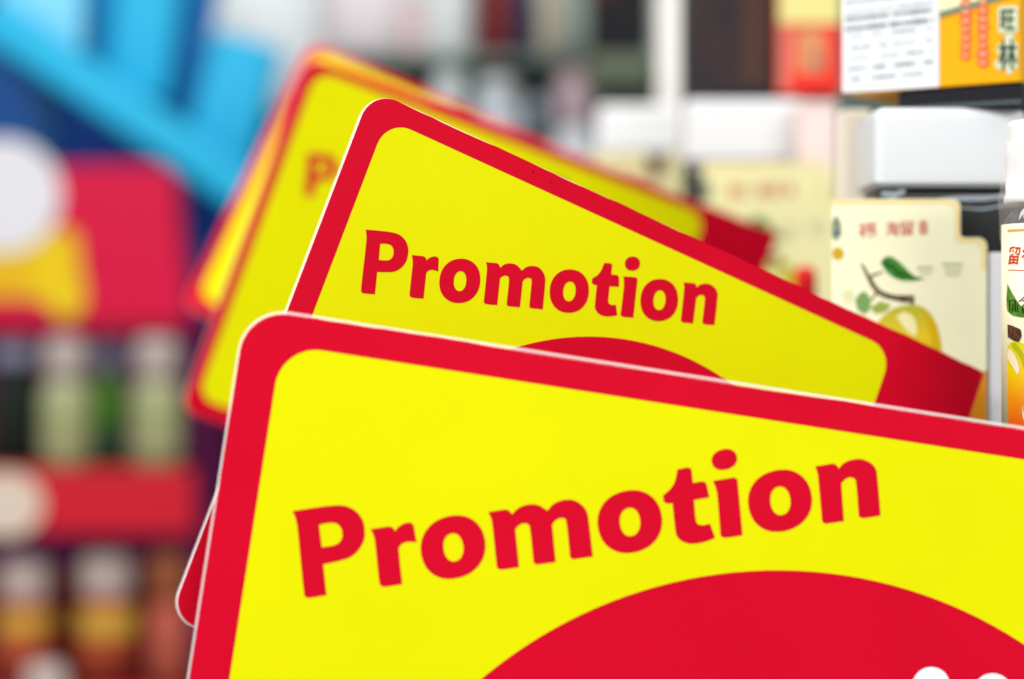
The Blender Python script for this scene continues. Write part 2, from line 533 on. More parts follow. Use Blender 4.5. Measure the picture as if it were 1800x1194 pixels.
def print_on(name, loops, m, lift, sub=True):
    """loops given in photo pixels on the bottle's face; mapped round the label"""
    conv = [[((px - 1840) * (BD - R_) / FPX * 1000, zof(py) * 1000) for px, py in lp] for lp in loops]
    # cut finely so the print follows the curve
    dense = []
    for lp in conv:
        q = []
        for i, p in enumerate(lp):
            r = lp[(i + 1) % len(lp)]
            m_ = max(1, int(math.dist(p, r) / 0.4))
            q += [(p[0] + (r[0] - p[0]) * k / m_, p[1] + (r[1] - p[1]) * k / m_) for k in range(m_)]
        dense.append(q)
    me = sheet(dense, 0, 0)
    bm = bmesh.new()
    bm.from_mesh(me)
    xs = [v.co.x for v in bm.verts]
    x = math.floor(min(xs) / 0.0005) * 0.0005
    while x < max(xs):
        bmesh.ops.bisect_plane(bm, geom=bm.verts[:] + bm.edges[:] + bm.faces[:], plane_co=(x, 0, 0), plane_no=(1, 0, 0))
        x += 0.0005
    f = on_bottle(lift)
    for v in bm.verts:
        v.co = Vector(f(*v.co))
    bmesh.ops.recalc_face_normals(bm, faces=bm.faces)
    bm.to_mesh(me)
    bm.free()
    return link(name, me, m, lab)

band = lambda y0, y1, x0=1763.5, x1=1900: [(x0, y0), (x1, y0 + 2), (x1, y1 + 2), (x0, y1)]
print_on('gold_line', [band(401, 405)], mat('gold_ink', (214, 160, 40), 0.5, 0.3), 0.0002)
print_on('red_line', [band(472.5, 474, 1764, 1786)], mat('red_ink', (206, 58, 46), 0.5, 0.3), 0.0002)
m_rink = MATS['red_ink']
for ch, cx, y0, y1, w in (('留', 1764, 430, 463, 15), ('香', 1781.5, 428, 464, 17)):
    me, tw = text_mesh(ch, 1.0, 0.016)
    bm = bmesh.new()
    bm.from_mesh(me)
    bmesh.ops.triangulate(bm, faces=bm.faces[:])
    f = on_bottle(0.0002)
    for v in bm.verts:
        lean = (v.co.y - 0.5) * 3
        px = cx + lean + v.co.x / tw * w
        py = y1 - v.co.y * (y1 - y0) + (px - 1764) * 0.1
        v.co = Vector(f((px - 1840) * (BD - R_) / FPX, zof(py), 0))
    bm.to_mesh(me)
    bm.free()
    link('character', me, m_rink, lab)
zz = lambda py: zof(py)
print_on('leaf', [smooth([(1763.2, 497), (1768, 512), (1776, 530), (1786, 543), (1802, 549), (1812, 548), (1800, 554), (1785, 558), (1770, 555), (1763.2, 545)])],
         mat('leaf_green', (58, 118, 36), 0.4, 0.3, second=(96, 150, 52), gscale=420), 0.00018)
m_line = mat('line_ink', (28, 30, 22), 0.6, 0.2)
for (x0, y0, x1, y1, w) in ((1778, 530, 1790, 517, 1.6), (1790, 517, 1806, 532, 1.6), (1782, 528, 1806, 531, 1.4), (1783.5, 536, 1812, 538, 1.8), (1783.5, 536, 1784, 551, 1.8),
                            (1786, 541, 1812, 543, 1.2), (1766, 527, 1773, 528, 1.4), (1766, 527, 1766.5, 545, 1.4), (1773, 528, 1773.5, 548, 1.4), (1769.5, 534, 1770, 546, 1.2), (1776, 535, 1776.5, 549, 1.2), (1790, 512, 1790.6, 518, 1.4)):
    dx, dy = x1 - x0, y1 - y0
    L = math.hypot(dx, dy)
    nx, ny = -dy / L * w / 2, dx / L * w / 2
    print_on('drawn_line', [[(x0 + nx, y0 + ny), (x1 + nx, y1 + ny), (x1 - nx, y1 - ny), (x0 - nx, y0 - ny)]], m_line, 0.0003)
print_on('stalk', [smooth([(1763.6, 570), (1770, 573), (1780, 579), (1781.5, 590), (1779, 598), (1777, 602), (1771, 599), (1764, 593)])],
         mat('stalk_brown', (58, 36, 28), 0.6, 0.2, second=(104, 66, 48), gscale=1500), 0.00025)
m_fruit = grad_mat('fruit_print', 2, [(0.0, (222, 84, 18)), (zz(745), (228, 96, 16)), (zz(700), (238, 150, 14)), (zz(655), (240, 208, 8)), (zz(600), (216, 216, 30))])
print_on('fruit', [smooth([(1763.6, 612), (1766, 603), (1773, 599), (1785, 605), (1796, 622), (1806, 655), (1812, 700), (1812, 760), (1764, 760)])], m_fruit, 0.00018)
print_on('fruit_highlight', [smooth([(1764.5, 613), (1769, 617), (1775, 632), (1779, 652), (1776, 660), (1770, 645), (1764.5, 632)])], mat('pale_ink', (236, 226, 196), 0.5, 0.3), 0.00026)
print_on('fruit_crease', [smooth([(1768, 604), (1773, 603), (1785, 624), (1793, 660), (1796, 700), (1792, 690), (1788, 662), (1780, 630), (1771, 613)])], mat('crease_green', (172, 176, 24), 0.5, 0.3), 0.00026)
print_on('dew_streak', [smooth([(1783.5, 712), (1785, 728), (1789, 741), (1793, 743), (1794, 738), (1795, 743), (1791, 747), (1786, 742), (1783, 726)])], MATS['pale_ink'], 0.0003)
wrap = lathe([(R_ + 0.0005, zl - 0.004), (R_ + 0.0007, zl + 0.003), (R_ + 0.0011, zc0 + 0.001), (R_ + 0.0004, zr0 + 0.002), (R_ + 0.0001, zr1 - 0.002)], seg=48)
bm = bmesh.new()
bm.from_mesh(wrap)
bmesh.ops.delete(bm, geom=[f for f in bm.faces if len(f.verts) > 4], context='FACES_ONLY')
bm.to_mesh(wrap)
bm.free()
link('shrink_wrap', wrap, film_mat('shrink_film', 0.10, 0.04), bot)
m_glint = film_mat('painted_glint', 0.75, 0.2, (235, 240, 240))  # white glints on the neck, painted in as pale strips
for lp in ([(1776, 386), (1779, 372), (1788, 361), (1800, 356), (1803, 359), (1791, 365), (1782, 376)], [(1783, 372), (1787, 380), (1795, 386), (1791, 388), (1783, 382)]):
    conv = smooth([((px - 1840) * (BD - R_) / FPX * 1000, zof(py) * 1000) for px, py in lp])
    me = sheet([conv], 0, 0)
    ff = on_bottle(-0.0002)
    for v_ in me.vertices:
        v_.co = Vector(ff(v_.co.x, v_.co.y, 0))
    link('painted_glint', me, m_glint, bot)

# ------------------------------------------------------------------ die-cut fruit cards, jars and boxes on the lower shelf
def pxs(d):
    return d / FPX * 1000     # mm per photo pixel at distance d

def fruit_card(label, d, x0, y_top, k, y_foot, yaw=0, seed=0, blue=True, cream=(244, 243, 208), dark=False):
    """cream header card; drawn in 'card B' photo pixels (1462..1735, 350..738), scaled by k"""
    s = pxs(d) * k
    cx = 1600
    root = thing('fruit_card', label, 'card', loc=at(x0 + (cx - 1462) * k, 0, d) * 1, group='die-cut fruit cards on the lower shelf')
    root.location.z = floor_z
    root.rotation_euler = (0, 0, yaw)
    yb = (HZ - floor_z) * 1000                     # mm below the lens
    topmm = yb - (y_top - 597) * pxs(d)            # height of the card's top above the shelf
    def tr(lp):
        return [((x - cx) * s, topmm - (y - 350) * s) for x, y in lp]
    foot = 350 + topmm / s
    def up(name, loops, z0, z1, m, corner=42, sm=True):
        lps = [tr(smooth(lp, corner)) if sm else tr(lp) for lp in loops]
        o = link(name, sheet(lps, z0, z1), m, root)
        o.rotation_euler = (math.radians(90), 0, 0)
        return o
    R2 = 14
    arc = lambda cx_, cy_, r, a0, a1: [(cx_ + r * math.cos(math.radians(a0 + (a1 - a0) * i / 8)), cy_ + r * math.sin(math.radians(a0 + (a1 - a0) * i / 8))) for i in range(9)]
    out = [(1462, foot - 1)] + arc(1470, 358, 8, 180, 270) + arc(1674, 364, 14, 270, 360) + arc(1696, 410, 8, 180, 90) + arc(1719, 434, 16, 270, 360) + [(1735, foot - 1)]
    up('board', [out], -0.6, 0, mat('card_cream_%d' % cream[2], cream, 0.55, 0.25, grain=0.02, gscale=200), sm=False)
    st = arc(1470, 359, 8, 180, 270) + arc(1673, 365, 14, 270, 360) + arc(1695, 411, 8, 180, 90) + arc(1718, 435, 16, 270, 360) + [(1734, 470)]
    ins = [(x - 9 if x > 1660 else x, y + 8) for x, y in st]
    up('edge_stripe', [st + ins[::-1]], 0.08, 0.08, mat('card_peach', (240, 222, 160), 0.55, 0.25), sm=False)
    m_txt = mat('card_red_ink', (206, 96, 84), 0.55, 0.25)
    for (ch, a, b) in (('福', 1508, 1540), ('淘', 1557, 1580), ('留', 1582, 1606), ('香', 1614, 1632)):
        me, tw = text_mesh(ch, 1.0, 0.012)
        for v in me.vertices:
            px = a + v.co.x / tw * (b - a)
            py = 418 - v.co.y * 26 - (px - 1508) * 0.045
            v.co = Vector(((px - cx) * s, topmm - (py - 350) * s, 0.08)) * 0.001
        o = link('character', me, m_txt, root)
        o.rotation_euler = (math.radians(90), 0, 0)
    g1 = mat('card_leaf', (44, 112, 34), 0.5, 0.25, second=(70, 140, 48), gscale=300)
    up('leaf', [[(1548, 462), (1554, 453), (1564, 451), (1580, 460), (1598, 478), (1612, 488), (1628, 490), (1606, 494), (1580, 492), (1560, 480)]], 0.08, 0.08, g1)
    up('small_leaf', [[(1503, 530), (1510, 517), (1520, 512), (1529, 524), (1530, 544), (1520, 552), (1508, 546)]], 0.08, 0.08, mat('card_leaf_pale', (120, 160, 92), 0.5, 0.25))
    up('twig', [[(1512, 462), (1518, 466), (1530, 486), (1546, 508), (1570, 518), (1606, 519), (1608, 528), (1600, 533), (1570, 528), (1542, 518), (1526, 494)]], 0.08, 0.08,
       mat('card_twig', (70, 56, 40), 0.6, 0.2, second=(120, 104, 76), gscale=300))
    for lp, c in (([(1498, 575), (1506, 556), (1520, 552), (1530, 566), (1522, 584), (1506, 590)], (232, 226, 150)), ([(1478, 520), (1488, 508), (1500, 512), (1502, 526), (1490, 534)], (222, 226, 176)),
                  ([(1530, 540), (1548, 530), (1566, 536), (1556, 548), (1538, 552)], (150, 170, 70))):
        up('blossom', [lp], 0.08, 0.08, mat('blossom_%d_%d_%d' % c, c, 0.5, 0.25))
    for (x0, y0, x1, y1, w_) in ((1530, 486, 1552, 478, 2.6), (1546, 508, 1528, 532, 2.4), (1528, 532, 1516, 556, 2.0), (1604, 524, 1604, 540, 4.0)):
        dx, dy = x1 - x0, y1 - y0
        L_ = math.hypot(dx, dy)
        nx, ny = -dy / L_ * w_, dx / L_ * w_
        up('twig_shoot', [[(x0 + nx, y0 + ny), (x1 + nx * 0.5, y1 + ny * 0.5), (x1 - nx * 0.5, y1 - ny * 0.5), (x0 - nx, y0 - ny)]], 0.07, 0.07, mat('card_shoot', (96, 96, 56), 0.6, 0.2), sm=False)
    up('leaf_vein', [[(1552, 460), (1566, 464), (1590, 482), (1626, 490), (1590, 486), (1564, 470)]], 0.12, 0.12, mat('leaf_vein', (24, 78, 26), 0.5, 0.2))
    gm = grad_mat('card_fruit%d' % seed, 1, [((topmm - 560 * s + 350 * s - 250 * s) * 0.001, (226, 140, 16)), ((topmm - (660 - 350) * s) * 0.001, (232, 176, 8)), ((topmm - (590 - 350) * s) * 0.001, (236, 206, 10)), ((topmm - (540 - 350) * s) * 0.001, (186, 186, 40))])
    up('fruit', [[(1600, 536), (1622, 540), (1640, 558), (1652, 590), (1655, 622), (1652, 662), (1640, 700), (1600, 712), (1560, 700), (1535, 660), (1528, 610), (1540, 572), (1565, 545)]], 0.08, 0.08, gm)
    up('fruit_shade', [[(1640, 560), (1652, 592), (1655, 624), (1652, 662), (1638, 700), (1624, 704), (1636, 660), (1638, 610), (1630, 570), (1618, 545)]], 0.11, 0.11, mat('card_shade', (214, 178, 8), 0.5, 0.25))
    up('fruit_highlight', [[(1575, 556), (1590, 548), (1604, 556), (1612, 580), (1608, 592), (1592, 580)]], 0.14, 0.14, mat('card_pale', (240, 234, 176), 0.5, 0.25))
    m_gr = mat('card_grey_ink', (196, 200, 168), 0.6, 0.2)
    for i, (a, b, c, e) in enumerate(((1612, 468, 1640, 474), (1616, 478, 1638, 482), (1656, 462, 1692, 468), (1660, 472, 1690, 477), (1662, 481, 1688, 485))):
        up('fine_print', [[(a, b), (c, b), (c, e), (a, e)]], 0.08, 0.08, m_gr, sm=False)
    up('orange_foot', [[(1650, 700), (1734, 650), (1734, foot - 2), (1463, foot - 2), (1463, foot - 12)]], 0.1, 0.1, mat('card_orange', (222, 142, 16), 0.55, 0.25), sm=False)
    if dark:
        up('dark_print', [[(1590, 354), (1634, 354), (1630, 392), (1614, 412), (1598, 396)]], 0.12, 0.12, mat('card_dark', (44, 30, 26), 0.55, 0.2), sm=False)
    if blue:
        up('blue_flower', [[(1457 + 6, 392), (1470, 378), (1477, 392), (1478, 412), (1470, 424), (1463, 418)]], 0.1, 0.1, mat('card_blue', (92, 104, 140), 0.55, 0.25, second=(150, 164, 100), gscale=400))
        up('small_fruit', [ellipse(1473, 446, 10, 11)], 0.1, 0.1, mat('card_ochre', (204, 168, 22), 0.55, 0.25))
    return root

fruit_card('cream die-cut card with green leaf and yellow fruit, nearest to the ribbed-cap bottle', 0.600, 1462, 350, 1.0, 738, seed=1)
fruit_card('blurred cream card with green leaf, middle of the three fruit cards', 0.885, 1235, 285, 0.95, 600, seed=2, cream=(240, 236, 178))
fruit_card('faint far cream card at the end of the row, beside the middle fruit card', 1.09, 1040, 268, 0.76, 520, seed=3, blue=False, cream=(238, 232, 176), dark=True)

m_jet = mat('jar_black', (16, 17, 18), 0.25, 0.5)
m_band = mat('jar_band', (120, 134, 142), 0.35, 0.4, second=(40, 46, 52), gscale=160)

def jar(label, d, xa, xb, y0, y1, depth=0.034, lid=(250, 252, 253)):
    """square jar with rounded corners, ribbed white screw lid block and black glass body"""
    a, b = at(xa, y0, d), at(xb, y1, d)
    w = b.x - a.x
    root = thing('jar', label, 'jar', loc=((a.x + b.x) / 2, d, floor_z), group='white-lidded jars on the lower shelf')
    zt, zb = a.z - floor_z, b.z - floor_z
    link('lid', block(-w / 2, w / 2, 0, depth, zb, zt, 0.0036, 5), mat('lid_white_%d' % lid[0], lid, 0.4, 0.3), root)
    link('lid_seam', block(-w / 2 - 0.0002, w / 2 + 0.0002, -0.0002, depth + 0.0002, zb + 0.0014, zb + 0.002, 0.00015), mat('lid_seam', (216, 220, 222), 0.4, 0.3), root)
    link('body', block(-w / 2 + 0.0008, w / 2 - 0.0008, 0.0008, depth - 0.0008, 0, zb - 0.0004, 0.002, 3), m_jet, root)
    # highlights of crumpled clear wrap, put in as pale strips across the shoulder
    wrapm = film_mat('jar_wrap', 0.42, 0.25, (190, 205, 215))
    for k, (u0, v0, u1, v1, t) in enumerate(((-0.16, 0.0042, 0.46, 0.0016, 0.0014), (-0.46, 0.0022, -0.30, 0.0014, 0.0022), (0.05, 0.0060, 0.44, 0.0052, 0.0006))):
        z0 = zb - v0
        pts = []
        n = 9
        for i in range(n):
            q = i / (n - 1)
            pts.append(((u0 + (u1 - u0) * q) * w * 1000, (zb - v0 + (v0 - v1) * q + 0.0004 * math.sin(7 * q + k)) * 1000))
        lp = [(x, y + t * 500 * (0.5 + 0.5 * math.sin(math.pi * i / (n - 1)))) for i, (x, y) in enumerate(pts)] + [(x, y - t * 500 * (0.5 + 0.5 * math.sin(math.pi * i / (n - 1)))) for i, (x, y) in list(enumerate(pts))[::-1]]
        o = link('crease_highlight', sheet([lp], 0, 0.15), wrapm, root)
        o.rotation_euler = (math.radians(90), 0, 0)
        o.location = (0, 0.0005, 0)
    return root

jar('black jar with white lid right behind the nearest fruit card', 0.606, 1538, 1806, 188, 330, lid=(222, 227, 230))
jar('blurred jar with white lid behind the middle fruit card', 0.93, 1204, 1418, 174, 286, lid=(226, 230, 232))
jar('far blurred white-lidded jar at the end of the row beside the white upright', 1.13, 1052, 1226, 184, 270)

def carton(name, label, cat, px0, py0, px1, py1, d, depth, m, bev=0.0008, yaw=0.0, foot=None, group=None, seg=2):
    """upright carton whose front fills the given photo rectangle; foot = height it stands on"""
    a, b = at(px0, py0, d), at(px1, py1, d)
    z0 = b.z if foot is None else foot
    root = thing(name, label, cat, loc=((a.x + b.x) / 2, d, z0), group=group)
    root.rotation_euler = (0, 0, yaw)
    w, h = (b.x - a.x), a.z - z0
    link('body', block(-w / 2, w / 2, 0, depth, 0, h, bev, seg), m, root)
    return root, w, h

def patch(root, name, x0, z0, x1, z1, m, lift=0.0003, r=0.0, loops=None):
    """flat print on a carton's front; coordinates in metres from the front's bottom centre"""
    lp = loops or [rrect(x0 * 1000, z0 * 1000, x1 * 1000, z1 * 1000, max(1e-3, r * 1000), 6)]
    o = link(name, sheet(lp, 0, 0), m, root)
    o.rotation_euler = (math.radians(90), 0, 0)
    o.location = (0, -lift, 0)
    return o

rt, w, h = carton('tall_carton', 'narrow cream carton between two white jar lids', 'carton', 1482, 192, 1534, 740, 0.70, 0.012, mat('tube_cream', (250, 246, 230), 0.5, 0.3), foot=floor_z, bev=0.0015)
patch(rt, 'side_stripe', w * 0.30, 0.004, w * 0.42, h - 0.004, mat('stripe_pale', (236, 226, 196), 0.5, 0.3))
rt, w, h = carton('tall_carton', 'pale pink blurred carton beside the middle white jar lid', 'carton', 1404, 178, 1472, 740, 0.905, 0.02, mat('carton_pink', (242, 222, 216), 0.5, 0.3), foot=floor_z, bev=0.001)
patch(rt, 'cream_front', -w / 2 + 0.0003, 0.001, w / 2 - 0.0003, h - (292 - 178) * 0.905 / FPX, mat('carton_cream', (236, 236, 186), 0.5, 0.3), lift=0.0004)
patch(rt, 'top_flap_line', -w / 2 + 0.001, h - 0.003, w / 2 - 0.001, h - 0.0022, mat('flap_line', (214, 176, 170), 0.5, 0.3))
rt, w, h = carton('white_carton', 'plain white carton tucked between the nearest fruit card and the bottle', 'carton', 1739, 444, 1806, 742, 0.6005, 0.005, mat('carton_white', (222, 224, 230), 0.5, 0.3), foot=floor_z, bev=0.0006)
patch(rt, 'grey_edge_shadow', w * 0.02, 0.008, w * 0.045, h * 0.6, mat('edge_shadow_grey', (120, 126, 130), 0.5, 0.3))  # shadow on the carton's side, painted as a grey strip
# little red-capped bottle
d = 0.76
r = size(19, d)
rc = thing('red_cap_bottle', 'tiny bottle with a red cap in front of the middle fruit card', 'bottle', loc=(at(1416, 0, d).x, d, floor_z))
zt = HZ - (468 - 597) * d / FPX - floor_z
link('cap', lathe([(r, zt - 0.016), (r, zt - 0.003), (r - 0.0008, zt - 0.0008), (r - 0.002, zt), (0.0005, zt)], 40), mat('cap_red', (226, 30, 30), 0.35, 0.4), rc)
link('body', lathe([(r * 1.15, 0), (r * 1.2, 0.001), (r * 1.2, zt - 0.021), (r * 0.8, zt - 0.0165), (r * 0.8, zt - 0.016)], 40), mat('bottle_peach', (232, 190, 150), 0.4, 0.4), rc)

# ------------------------------------------------------------------ boxes on the upper shelf
def kw(c):
    return mat('ink_%d_%d_%d' % c, c, 0.5, 0.25)

# orange tea box: front runs from photo column 1480 (farther) to 1792 (nearer)
pa, pb = at(1480, 0, 0.628), at(1793, 0, 0.598)
v = pb - pa
v.z = 0
bw = v.length
yaw = math.atan2(v.y, v.x)
tray_z = HZ - (182 - 597) * 0.598 / FPX
box_foot = HZ - (143.5 - 597) * 0.598 / FPX
mid = (pa + pb) / 2
tray = thing('black_tray', 'flat black plastic tray under the orange box, resting on the nearest jar lid', 'tray', loc=(mid.x, mid.y, tray_z))
tray.rotation_euler = (0, 0, yaw)
link('base', block(-bw / 2 + 0.0172, bw / 2 - 0.0002, 0.0012, 0.045, 0.0, box_foot - tray_z, 0.0006), mat('tray_black', (22, 22, 30), 0.4, 0.4), tray)
link('rim', block(-bw / 2 + 0.017, bw / 2, 0.0004, 0.0012, 0.0, 0.0012, 0.0002), mat('tray_rim', (70, 84, 84), 0.4, 0.4), tray)
ob = thing('orange_box', 'orange box with a white printed sticker at the top right, above the bottle', 'box', loc=(mid.x, mid.y, box_foot))
ob.rotation_euler = (0, 0, yaw)
hh = 0.075
link('body', block(-bw / 2, bw / 2, 0, 0.05, 0, hh, 0.0005), mat('box_orange', (240, 172, 0), 0.45, 0.3, grain=0.015, gscale=300), ob)
X = lambda px: (px - 1636.5) / 313 * bw            # column of the photo -> metres along the front
Y = lambda px, py: (152.5 - (px - 1636.5) * 0.064 - py) * 0.613 / FPX * (1 + (px - 1636) * 0.00008)
quad = lambda pts: [[(X(a) * 1000, Y(a, b) * 1000) for a, b in pts]]
stk = patch(ob, 'white_sticker', 0, 0, 0, 0, mat('sticker_white', (226, 232, 235), 0.5, 0.3), 0.0003, loops=quad([(1481, 161), (1481, -260), (1655, -260), (1655, 151)]))
# the cream field of the box front above a grey rule
patch(ob, 'cream_field', 0, 0, 0, 0, mat('box_cream', (232, 236, 186), 0.5, 0.3), 0.0003, loops=quad([(1656, 20), (1656, -260), (1789, -260), (1789, -14)]))
patch(ob, 'grey_rule', 0, 0, 0, 0, mat('box_grey', (124, 132, 112), 0.5, 0.3), 0.0005, loops=quad([(1656, 30), (1656, 20), (1789, -14), (1789, -4)]))
rnd = random.Random(4)
rows = [(-28, 1.3), (-10, 1.5), (8, 1.3), (20, 2.6), (38, 3.0), (52, 1.4), (73, 1.4), (92, 1.4), (111, 2.2), (130, 2.2)]
for (y, wgt) in rows:
    x = 1488 if y < 45 else 1490 + rnd.random() * 10
    while x < 1645:
        L = rnd.uniform(14, 44) if y > 45 else rnd.uniform(60, 110)
        e = min(x + L, 1646)
        dark = rnd.random()
        c = (120, 124, 124) if wgt > 2.5 else ((140, 146, 146) if dark < 0.5 else (176, 182, 182))
        yy = lambda px: y + 2 - (px - 1560) * 0.075
        q = x
        while q < e:                          # short strokes that read as tiny characters
            ww = rnd.uniform(3.0, 6.5)
            hh_ = wgt * rnd.uniform(1.6, 3.2)
            o = patch(ob, 'tiny_print', 0, 0, 0, 0, kw(c), 0.0005, loops=quad([(q, yy(q) + hh_ / 2), (q, yy(q) - hh_ / 2), (min(q + ww, e), yy(q + ww) - hh_ / 2), (min(q + ww, e), yy(q + ww) + hh_ / 2)]))
            o.parent = stk
            o.rotation_euler = (0, 0, 0)
            o.location = (0, 0, 0.0002)
            q += ww + rnd.uniform(1.2, 2.4)
        x = e + (rnd.uniform(8, 22) if y > 45 else 6)
for (xc, ys) in ((1702, range(-8, 104, 15)), (1731, range(-10, 122, 15))):
    for y in ys:
        rr = rnd.uniform(9.0, 11.5)
        patch(ob, 'salmon_character', 0, 0, 0, 0, kw((238, 104, 62)), 0.0004, loops=quad(smooth([(xc + rr * math.cos(t * 0.785) * rnd.uniform(0.85, 1.2), y + 8.5 * math.sin(t * 0.785) * rnd.uniform(0.85, 1.1)) for t in range(8)])))
        patch(ob, 'salmon_character', 0, 0, 0, 0, kw((244, 166, 120)), 0.0006, loops=quad(smooth([(xc + rr * 0.55 * math.cos(t * 0.785) * rnd.uniform(0.7, 1.3), y + 4.5 * math.sin(t * 0.785) * rnd.uniform(0.7, 1.2)) for t in range(8)])))
halo = [rrect(1757, 14, 1791, 60, 5, 4), smooth([(1768, 62), (1783, 62), (1785, 77), (1797, 79), (1796, 94), (1790, 100), (1798, 116), (1789, 123), (1783, 118), (1781, 130), (1772, 130), (1769, 118), (1758, 123), (1751, 113), (1761, 98), (1755, 92), (1757, 80), (1767, 76)], 70)]
for lp in halo:
    patch(ob, 'character_halo', 0, 0, 0, 0, kw((212, 220, 184)), 0.0004, loops=quad([(min(x, 1790.5), y) for x, y in lp]))
for ch, y0, y1, hw in (('旺', 20, 55, 24), ('林', 70, 122, 32)):
    me, tw = text_mesh(ch, 1.0, 0.02)
    for v_ in me.vertices:
        px = 1773.5 + ((v_.co.x / tw) - 0.5) * hw
        py = y1 - v_.co.y * (y1 - y0)
        v_.co = Vector((X(px), Y(px, py), 0))
    o = link('character', me, kw((34, 74, 62)), ob)
    o.rotation_euler = (math.radians(90), 0, 0)
    o.location = (0, -0.0006, 0)

rb, w, h = carton('red_box', 'blurred red box with a pale orange panel left of the orange box', 'box', 1368, -190, 1478, 163, 0.935, 0.05, mat('box_red', (228, 46, 36), 0.5, 0.3))
P = lambda px: (px - 1423) * 0.935 / FPX
Z = lambda py: (HZ - (py - 597) * 0.935 / FPX) - (HZ - (163 - 597) * 0.935 / FPX)
patch(rb, 'pale_panel', P(1398), Z(128), P(1452), Z(52), mat('panel_orange', (226, 132, 84), 0.5, 0.3, second=(196, 150, 110), gscale=150), r=0.001)
patch(rb, 'cream_top', P(1369), Z(42), P(1477), h - 0.001, mat('panel_cream', (226, 218, 140), 0.5, 0.3), lift=0.0005)
patch(rb, 'dark_seal', P(1428), Z(118), P(1442), Z(96), mat('seal_grey', (128, 110, 100), 0.5, 0.3), lift=0.0007, r=0.001)
patch(rb, 'pink_edge', P(1369), Z(160), P(1388), Z(44), mat('edge_pink', (214, 120, 104), 0.5, 0.3), lift=0.0004)
db, w, h = carton('dark_box', 'dark brown box at the top between the white upright and the red box', 'box', 1214, -200, 1364, 168, 0.942, 0.06, mat('box_dark', (40, 34, 40), 0.5, 0.3, second=(58, 42, 36), gscale=40))
patch(db, 'brown_panel', w * 0.10, h * 0.06, w * 0.38, h * 0.5, mat('brown_ink', (72, 48, 38), 0.5, 0.3))

# ------------------------------------------------------------------ far shelves, top middle (well out of focus)
FD = 1.75
fs = thing('far_shelf', 'far grey-green shelf out of focus at the top middle', 'shelf', loc=(at(820, 0, FD).x, FD, at(0, 330, FD).z))
m_far = mat('far_shelf_paint', (112, 128, 120), 0.6, 0.3, second=(96, 110, 104), gscale=12)
def far_plank(name, px0, px1, py, th, d0, dep, m):
    a, b = at(px0, py, d0), at(px1, py + th, d0)
    me = block(a.x - fs.location.x, b.x - fs.location.x, d0 - FD, d0 - FD + dep, b.z - fs.location.z, a.z - fs.location.z, 0.003)
    return link(name, me, m, fs)
far_plank('plank', 560, 1290, 92, 14, FD, 0.22, m_far)
far_plank('plank', 560, 1290, 318, 26, FD, 0.22, m_far)
far_plank('back_panel', 560, 1290, -120, 438, FD + 0.222, 0.006, mat('far_panel', (146, 158, 150), 0.7, 0.2, second=(92, 110, 104), gscale=8))

def soft_bottle(name, label, cat, xc, y0, y1, wpx, d, m, mcap, cap=0.22, group=None, foot=None, wide=1.0, band=None):
    """bottle or tub with rounded shoulders filling a photo rectangle"""
    r = size(wpx / 2, d)
    top, bot_ = at(xc, y0, d), at(xc, y1, d)
    z0 = bot_.z if foot is None else foot
    h = top.z - z0
    root = thing(name, label, cat, loc=(top.x, d + r, z0), group=group)
    hb = h * (1 - cap)
    link('body', lathe([(r * 0.9, 0), (r, h * 0.02), (r, hb * 0.72), (r * 0.93, hb * 0.85), (r * 0.72, hb * 0.95), (r * 0.5, hb)], 32), m, root)
    rc_ = r * 0.58 * wide
    link('cap', lathe([(rc_, hb + 0.0001), (rc_, h - rc_ * 0.5), (rc_ * 0.92, h - rc_ * 0.22), (rc_ * 0.72, h - rc_ * 0.06), (rc_ * 0.4, h), (0.001, h)], 32), mcap, root)
    if band:
        z_a, z_b, mb = band
        link('label_band', lathe([(r * 1.004, hb * z_a), (r * 1.012, hb * z_a + 0.0005), (r * 1.012, hb * z_b), (r * 1.004, hb * z_b + 0.0005)], 32), mb, root)
    return root

m_pk = mat('far_pinkwhite', (222, 214, 218), 0.5, 0.3)
m_gy = mat('far_greywhite', (210, 216, 216), 0.5, 0.3)
m_bl = mat('far_bluegrey', (188, 198, 208), 0.5, 0.3)
m_w = mat('far_white', (226, 234, 236), 0.5, 0.3)
m_dr = mat('far_darkred', (112, 42, 44), 0.5, 0.3)
m_nv = mat('far_navy', (44, 50, 78), 0.5, 0.3)
m_tan = mat('far_tan', (176, 170, 150), 0.5, 0.3)
G = 'pale bottles out of focus on the far shelf'
z1 = at(0, 92, FD).z
z2 = at(0, 318, FD).z
soft_bottle('tub', 'large pinkish white tub, leftmost on the far upper shelf', 'tub', 640, -170, 91, 178, FD + 0.01, m_pk, m_gy, 0.2, G, z1, 1.4)
soft_bottle('tub', 'grey white tub right of the large pinkish tub on the far upper shelf', 'tub', 785, -140, 91, 92, FD + 0.01, m_gy, m_pk, 0.2, G, z1, 1.3)
soft_bottle('flask', 'dark red flask on the far upper shelf', 'flask', 872, -110, 91, 74, FD + 0.02, m_dr, m_nv, 0.25, G, z1)
soft_bottle('flask', 'navy flask next to the dark red one on the far upper shelf', 'flask', 922, -60, 91, 40, FD + 0.01, m_nv, m_dr, 0.25, G, z1)
soft_bottle('flask', 'tan flask left of the black box on the far upper shelf', 'flask', 967, -90, 91, 52, FD + 0.01, m_tan, m_dr, 0.25, G, z1)
soft_bottle('tub', 'pinkish grey tub below the large tub on the far lower shelf', 'tub', 672, 135, 317, 90, FD + 0.01, m_pk, m_gy, 0.2, G, z2, 1.4)
soft_bottle('tub', 'light grey tub on the far lower shelf just above the red sign edge', 'tub', 788, 118, 317, 70, FD + 0.01, m_gy, m_w, 0.3, G, z2, 1.3)
soft_bottle('tub', 'blue grey tub in the middle of the far lower shelf', 'tub', 872, 128, 317, 92, FD + 0.01, m_bl, m_gy, 0.2, G, z2, 1.4)
